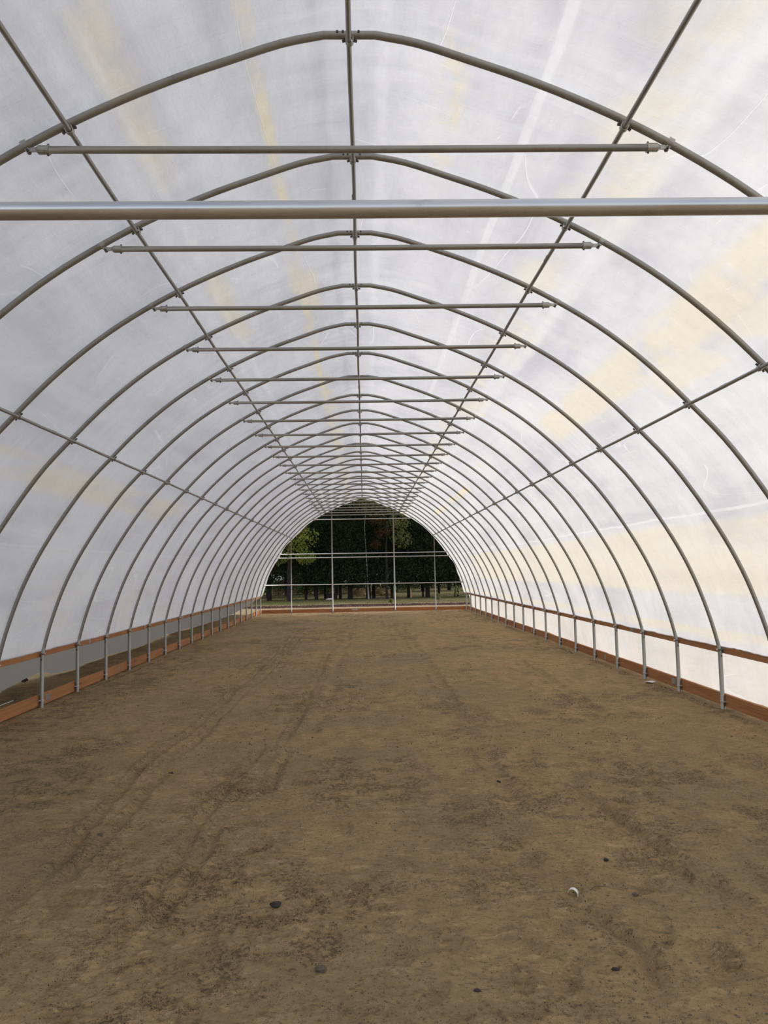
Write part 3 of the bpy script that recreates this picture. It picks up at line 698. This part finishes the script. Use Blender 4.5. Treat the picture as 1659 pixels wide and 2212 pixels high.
M_BARK = simple('dark_bark', (.020, .016, .013), .95, 0, .4, 12)
M_BARK2 = simple('reddish_bark', (.09, .05, .035), .95, 0, .3, 12)
M_BIRCH = simple('pale_bark', (.34, .33, .29), .8, 0, .3, 6)
def leaves(vol, n, size, seed, mat, name='foliage', flat=.5):
    r = np.random.RandomState(seed); P = vol(r, n); d = r.normal(size=(n, 3)); d /= np.linalg.norm(d, axis=1)[:, None]
    e1 = np.cross(d, r.normal(size=(n, 3))); e1 /= np.linalg.norm(e1, axis=1)[:, None]; e2 = np.cross(d, e1)
    s1 = size * r.uniform(.6, 1.4, (n, 1)); s2 = s1 * flat
    V = np.stack([P - e1 * s1, P + e2 * s2, P + e1 * s1, P - e2 * s2], 1).reshape(-1, 3); me = bpy.data.meshes.new(name)
    me.vertices.add(4 * n); me.vertices.foreach_set('co', V.astype(np.float32).ravel()); me.loops.add(4 * n); me.loops.foreach_set('vertex_index', np.arange(4 * n, dtype=np.int32))
    me.polygons.add(n); me.polygons.foreach_set('loop_start', np.arange(0, 4 * n, 4, dtype=np.int32)); me.polygons.foreach_set('loop_total', np.full(n, 4, dtype=np.int32)); me.update(calc_edges=True)
    me.materials.append(mat); return me
def conifer_vol(h0, h1, R):
    def f(r, n):
        t = r.rand(n) ** 1.15; z = h0 + (h1 - h0) * t; lay = np.floor(z / .55); rad = R * (1 - t * .8) * (0.75 + .35 * ((lay * .618) % 1)); a = r.rand(n) * 2 * PI
        a = np.round(a / .45 + lay * .37) * .45 + r.normal(size=n) * .16; q = rad * np.sqrt(r.rand(n)); return np.stack([q * np.cos(a), q * np.sin(a), z - .22 * q + r.normal(size=n) * .08], 1)
    return f
def blob_vol(cs):
    def f(r, n):
        i = r.randint(0, len(cs), n); c = np.array(cs)[i]; d = r.normal(size=(n, 3)); d /= np.linalg.norm(d, axis=1)[:, None]; return c[:, :3] + d * (c[:, 3:4] * r.rand(n, 1) ** .45) * np.array([1, 1, .8])
    return f
con_me = [leaves(conifer_vol(z0, h1, R), 15000, .070, 40 + i, M_CON, flat=.32) for i, (z0, h1, R) in enumerate(((1.0, 9.5, 1.7), (1.2, 11.0, 1.9), (.9, 8.6, 1.6)))]
def trunk_me(r, h, seed, name='trunk', mat=M_BARK):
    rd = random.Random(seed); pts = [(rd.uniform(-.04, .04) * i * .6, rd.uniform(-.04, .04) * i * .6, h * i / 6 - .15) for i in range(7)]
    m = MB(); m.tube(pts, [r * 1.35, r * 1.02, r * .92, r * .8, r * .6, r * .4, r * .15], 10)
    for i in range(7):
        a = rd.uniform(0, 6.28); z = rd.uniform(1.2, h * .7); m.tube([(0, 0, z), (math.cos(a) * .7, math.sin(a) * .7, z + .1), (math.cos(a) * 1.2, math.sin(a) * 1.2, z - .05)], [r * .22, r * .14, .008], 5)
    return m.mesh(name, mat)
front = [(-8.4, 46.5, .2), (-7.1, 47, .16), (-5.73, 46.5, .15), (-3.55, 47, .085), (-2.88, 46.5, .105), (-2.40, 47.5, .08), (-1.45, 47, .09), (-.84, 46.5, .15), (.26, 46.5, .15), (.60, 47.2, .11), (1.70, 46.8, .09), (2.70, 46.5, .10), (3.66, 47.6, .06), (3.87, 46.6, .14), (4.60, 47, .08), (5.56, 46.8, .06), (5.80, 47.3, .07), (7.2, 46.5, .13), (8.6, 47, .15)]
names = ['far left beyond the film edge', 'second from the far left beyond the film edge', 'at the left edge of the opening', 'slim trunk, well left of the inner left upright', 'left of the inner left upright', 'slim, close left of the inner left upright', 'slim, right of the inner left upright', 'thick trunk in the middle left of the inner bay', 'thick trunk in the centre of the inner bay', 'beside the thick central trunk, on its right', 'just left of the inner right upright', 'with an added pale strip as its sunlit side', 'very slim, mid right bay', 'thick trunk in the mid right bay', 'at the outer right upright', 'very slim, in the right outer bay', 'slim pair partner in the right outer bay', 'beyond the film edge at right', 'last on the right beyond the film edge']
for i, (x, y, r) in enumerate(front):
    t = thing('conifer_tree', 'dark conifer beyond the far opening, ' + names[i], 'tree', (x, y, -.03), rng.uniform(0, 6), 'front row of dark conifers')
    link('trunk', trunk_me(r * .8, 8.5, i), t); o = link('foliage', con_me[i % 3], t); o.rotation_euler = (0, 0, rng.uniform(0, 6))
fl2 = [leaves(conifer_vol(2.0, 13, 2.3), 15000, .10, 60 + i, M_CON, flat=.35) for i in range(2)]
back = [(-11, 52), (-8.6, 53.5), (-6.4, 51.5), (-5.45, 54), (-3.3, 52.5), (-1.9, 54.5), (11.5, 53), (.4, 60), (2.6, 61), (4.6, 60), (6.8, 61), (9, 60)] + [(-14 + 2.3 * i + (i % 2) * .4, 70 + 2.6 * (i % 2)) for i in range(15)] + [(-14 + 3.1 * i, 78 + (i % 3)) for i in range(12)]
for i, (x, y) in enumerate(back):
    t = thing('conifer_tree', 'dark conifer standing in the rows behind the front trunks', 'tree', (x, y, -.03), rng.uniform(0, 6), 'conifers in the rows behind')
    link('trunk', trunk_me(.09 + .05 * rng.rand(), 11, 30 + i % 4, mat=M_BARK2 if i == 3 else M_BARK), t); link('foliage', fl2[i % 2], t)
# leafy trees
t = thing('leafy_tree', 'sunlit yellow green leafy tree at the left of the far opening', 'tree', (-4.33, 44.8, -.03))
link('trunk', trunk_me(.14, 4.8, 77), t)
link('foliage', leaves(blob_vol([(.1, -.3, 3.0, 1.0), (-.9, -.2, 2.6, .8), (.9, -.4, 3.6, .9), (.5, -.2, 4.4, .8), (1.0, -.3, 2.5, .6), (.2, -.3, 5.0, .6), (-.3, 0, 3.9, .8), (1.3, -.3, 4.9, .4)]), 3000, .062, 78, M_BROAD, flat=.7), t)
t = thing('leafy_tree', 'olive green leafy tree with brown patches above the centre of the far opening', 'tree', (1.35, 45.2, -.03), 0)
link('trunk', trunk_me(.07, 6.2, 79), t)
link('foliage', leaves(blob_vol([(-.2, 0, 5.4, 1.2), (.8, 0, 4.4, .8), (1.0, .1, 5.3, .9), (-1.4, .2, 5.8, .9), (-2.3, .2, 6.1, .7), (.2, 0, 6.4, 1.0), (.9, 0, 3.5, .7)]), 3200, .06, 80, M_OLIVE, flat=.7), t)
o = link('dead_leaves', leaves(blob_vol([(-.5, -.3, 4.6, .55), (-.2, -.3, 3.9, .5), (-.6, -.2, 3.2, .35)]), 700, .05, 81, M_RUST, flat=.6), t); o['label'] = 'rusty brown leaves'
t = thing('birch_tree', 'slim pale barked stem in front of the dark trees, upper centre', 'tree', (.12, 45.8, -.03))
MB().tube([(.15, 0, 0), (.05, 0, 2.6), (0, 0, 3.6), (-.02, 0, 4.4), (.08, 0, 5.4), (.05, 0, 6.6)], [.05, .030, .024, .020, .018, .008], 8).build('trunk', M_BIRCH, t)
link('foliage', leaves(blob_vol([(0, .1, 6.2, .7), (.3, .1, 5.6, .6)]), 500, .06, 83, M_OLIVE, flat=.7), t)
# shrubs, lit, between and behind the trunks
sh = [leaves(blob_vol([(0, 0, .45, .6), (.6, .1, .35, .45), (-.6, .1, .4, .5), (.2, .2, .9, .45)]), 1100, .06, 90 + i, m_, flat=.5) for i, m_ in enumerate((M_BUSH, M_DRY, M_OLIVE))]
for i, (x, y, k, sc) in enumerate(((-9.6, 57, 0, 1.7), (-8.2, 58, 0, 1.6), (-7.0, 57, 0, 1.6), (-6.0, 56.5, 1, 1.2), (-5.0, 58, 0, 1.6), (-3.9, 57, 0, 1.4), (-2.9, 58, 0, 1.5), (-1.8, 57.5, 1, 1.4), (-.5, 57, 1, 1.1), (2.6, 58, 0, 1.4), (-5.4, 63, 2, 1.8), (-2.3, 63, 2, 1.8))):
    t = tag(link('shrub', sh[k], None, (x, y, -.05)), '%s shrub beyond the trunks, %s' % (('leafy green', 'dry tan', 'dull olive')[k], ['leftmost of all', 'second from the left', 'behind the left edge trunk', 'left of the outer left upright', 'behind the leafy tree trunk', 'right of the leafy tree trunk', 'left of the inner left upright', 'behind the inner left upright', 'in the inner bay by the tarp', 'behind the inner right upright', 'deep in the shade on the left', 'deep in the shade left of centre'][i]), 'shrub', 'shrubs among the trunks')
    t.scale = (sc, sc, sc * .8); t.rotation_euler = (0, 0, i * 1.3)
# brush piles
def brush(seed, n, L, W, Hh):
    r = random.Random(seed); m = MB()
    for i in range(n):
        x, y = r.uniform(-W, W), r.uniform(-.5, .5); z = r.uniform(0, max(.05, Hh * (1 - abs(x) / W) ** .7)); a = r.uniform(-1, 1) * .7; b = r.uniform(0, 6.28); l = r.uniform(.3, 1) * L; d = Vector((math.cos(b) * math.cos(a), math.sin(b) * math.cos(a), math.sin(a))) * l / 2
        c = Vector((x, y, z + abs(d.z) + .02)); m.tube([c - d, c + Vector((0, 0, r.uniform(-.03, .03))), c + d], [.018, .014, .006], 4)
    return m
tag(brush(1, 420, .55, .85, .55).build('brush_pile', M_DRY, None, False, (1.05, 51.5, -.05)), 'pile of dry pale branches right of the central trunks', 'brush pile')
tag(brush(2, 260, .5, .6, .5).build('brush_pile', M_DRY, None, False, (-.38, 51, -.05)), 'pile of dry pale stalks left of the central trunks', 'brush pile')
tag(MB().lump((0, 0, .25), .75, 9, 2, .55).build('green_mound', simple('grassy_mound', (.06, .11, .035), .95, 0, .4, 6), None, True, (1.45, 53, 0)), 'green grassy mound rising behind the pale brush pile', 'mound')
tag(MB().box((0, 0, 0), (1.15, .10, .05), Matrix.Rotation(.35, 3, 'Y')).build('timber_plank', simple('weathered_plank', (.45, .37, .26), .9, 0, .2), None, False, (1.5, 50.9, .42)), 'weathered plank leaning on the pale brush pile', 'plank')
bt = MB(); 
for i in range(9):
    for j in range(4): bt.v.append((i * .13 - .5, j * .16, .55 + .05 * math.sin(i * 1.7 + j) - .05 * j))
for i in range(8):
    for j in range(3): a = i * 4 + j; bt.f.append((a, a + 1, a + 5, a + 4))
o = bt.build('blue_tarp', simple('blue_tarp', (.04, .10, .30), .5, 0, .3, 5), None, True, (-.45, 50.4, .1)); sm = o.modifiers.new('thick', 'SOLIDIFY'); sm.thickness = .01
tag(o, 'strip of blue tarpaulin on the brush left of the central trunks', 'tarp')
cr_ = thing('wooden_crate', 'low black crate box between trunks right of the inner left upright', 'crate', (-1.95, 46.2, -.03))
MB().box((0, 0, .18), (.66, .4, .30)).build('box', M_BARK, cr_, False); MB().box((0, 0, .345), (.72, .45, .03)).build('lid', M_BARK, cr_, False)
tag(MB().box((0, 0, .0), (.42, .25, .035)).box((.04, .05, .03), (.30, .2, .03)).build('white_board', simple('white_board', (.75, .75, .72), .6, 0, .05), None, False, (-2.05, 45.6, -.0)), 'short white board lying in front of the black crate', 'board')
wb = MB().tube([(0, 0, .02), (.01, 0, .10), (.03, .0, .22), (.0, 0, .30)], [.02, .055, .045, .012], 8).build('plastic_bag', simple('white_bag', (.85, .86, .88), .5, 0, .05), None, True, (.42, 45.9, .60)); tag(wb, 'small white bag hanging on the central trunk', 'bag')
st = MB().tube([(0, 0, 0), (.03, 0, .25), (-.05, .0, .60)], [.05, .045, .02], 6).build('sunlit_trunk_strip', simple('sunlit_bark', (.62, .36, .2), .8, 0, .2), None, False, (2.83, 46.2, -.02)); tag(st, 'added pale strip for the sunlit side of a trunk right of the inner right upright', 'bark strip')  # pale strip added in front of the trunk, coloured as its sunlit side
oc = MB().tube([(0, 0, .14), (.0, 0, .20), (.02, 0, .42), (.02, 0, .46)], [.02, .07, .055, .02], 8).build('orange_marker', simple('orange_plastic', (.62, .22, .10), .6, 0, .1), None, True, (-5.85, 42.2, .02))
tag(oc, 'orange marker on a bent stick at the left edge of the opening', 'marker'); MB().tube([(0, 0, -.06), (.03, 0, .14)], .012, 6).tube([(.1, 0, .3), (.28, 0, .22), (.36, 0, -.05)], .012, 6).build('stick', M_TWIG, oc, False)
# young weeds by the sill
for i, (x, y, h, lb) in enumerate(((4.98, 41.5, .75, 'tall leafy green weed at the right of the far opening'), (3.75, 38.6, .5, 'short grey green weed left of the outer right upright'), (1.3, 37.4, .3, 'small weed right of the inner right upright foot'))):
    t = thing('weed', lb, 'weed', (x, y, -.05), 0, 'weeds outside the far sill'); MB().tube([(0, 0, 0), (.02, 0, h)], [.008, .004], 5).build('stem', M_TWIG, t)
    link('leaves', leaves(blob_vol([(0, 0, h * .6, h * .35), (0, 0, h * .85, h * .25)]), 90, .05, 200 + i, (M_BUSH, M_OLIVE, M_BUSH)[i]), t)
# grass
def grass(n, seed, x0, x1, y0, y1, h, mat, name, lb):
    r = np.random.RandomState(seed); x = r.uniform(x0, x1, n); y = r.uniform(y0, y1, n); hh = h * r.uniform(.5, 1.3, n); a = r.rand(n) * PI; w = .012 + .01 * r.rand(n); dx = r.normal(size=n) * hh * .35; z = np.full(n, -.06)
    V = np.stack([np.stack([x - w * np.cos(a), y - w * np.sin(a), z], 1), np.stack([x + w * np.cos(a), y + w * np.sin(a), z], 1), np.stack([x + dx, y + dx * .4, z + hh], 1)], 1).reshape(-1, 3)
    me = bpy.data.meshes.new(name); me.vertices.add(3 * n); me.vertices.foreach_set('co', V.astype(np.float32).ravel()); me.loops.add(3 * n); me.loops.foreach_set('vertex_index', np.arange(3 * n, dtype=np.int32))
    me.polygons.add(n); me.polygons.foreach_set('loop_start', np.arange(0, 3 * n, 3, dtype=np.int32)); me.polygons.foreach_set('loop_total', np.full(n, 3, dtype=np.int32)); me.update(calc_edges=True); me.materials.append(mat)
    tag(link(name, me), lb, 'grass' if 'grass' in name else 'weeds', kind='stuff')
M_GR = leaf_mat('grass_blades', (.13, .15, .05), (.26, .26, .10), .3); M_GD = leaf_mat('red_weeds', (.07, .03, .03), (.11, .055, .045), .2)
grass(14000, 1, -9, 9, 39.3, 46, .035, M_GR, 'grass_strip', 'strip of short grass between the reddish weeds and the trunks')
grass(16000, 2, -12, 16, 46, 72, .07, M_GR, 'meadow_grass', 'sunlit grass seen between the trunks on the right')
grass(9000, 3, -8, 8, 36.3, 39.2, .03, M_GD, 'red_weeds', 'low reddish purple weeds in a band outside the far sill')
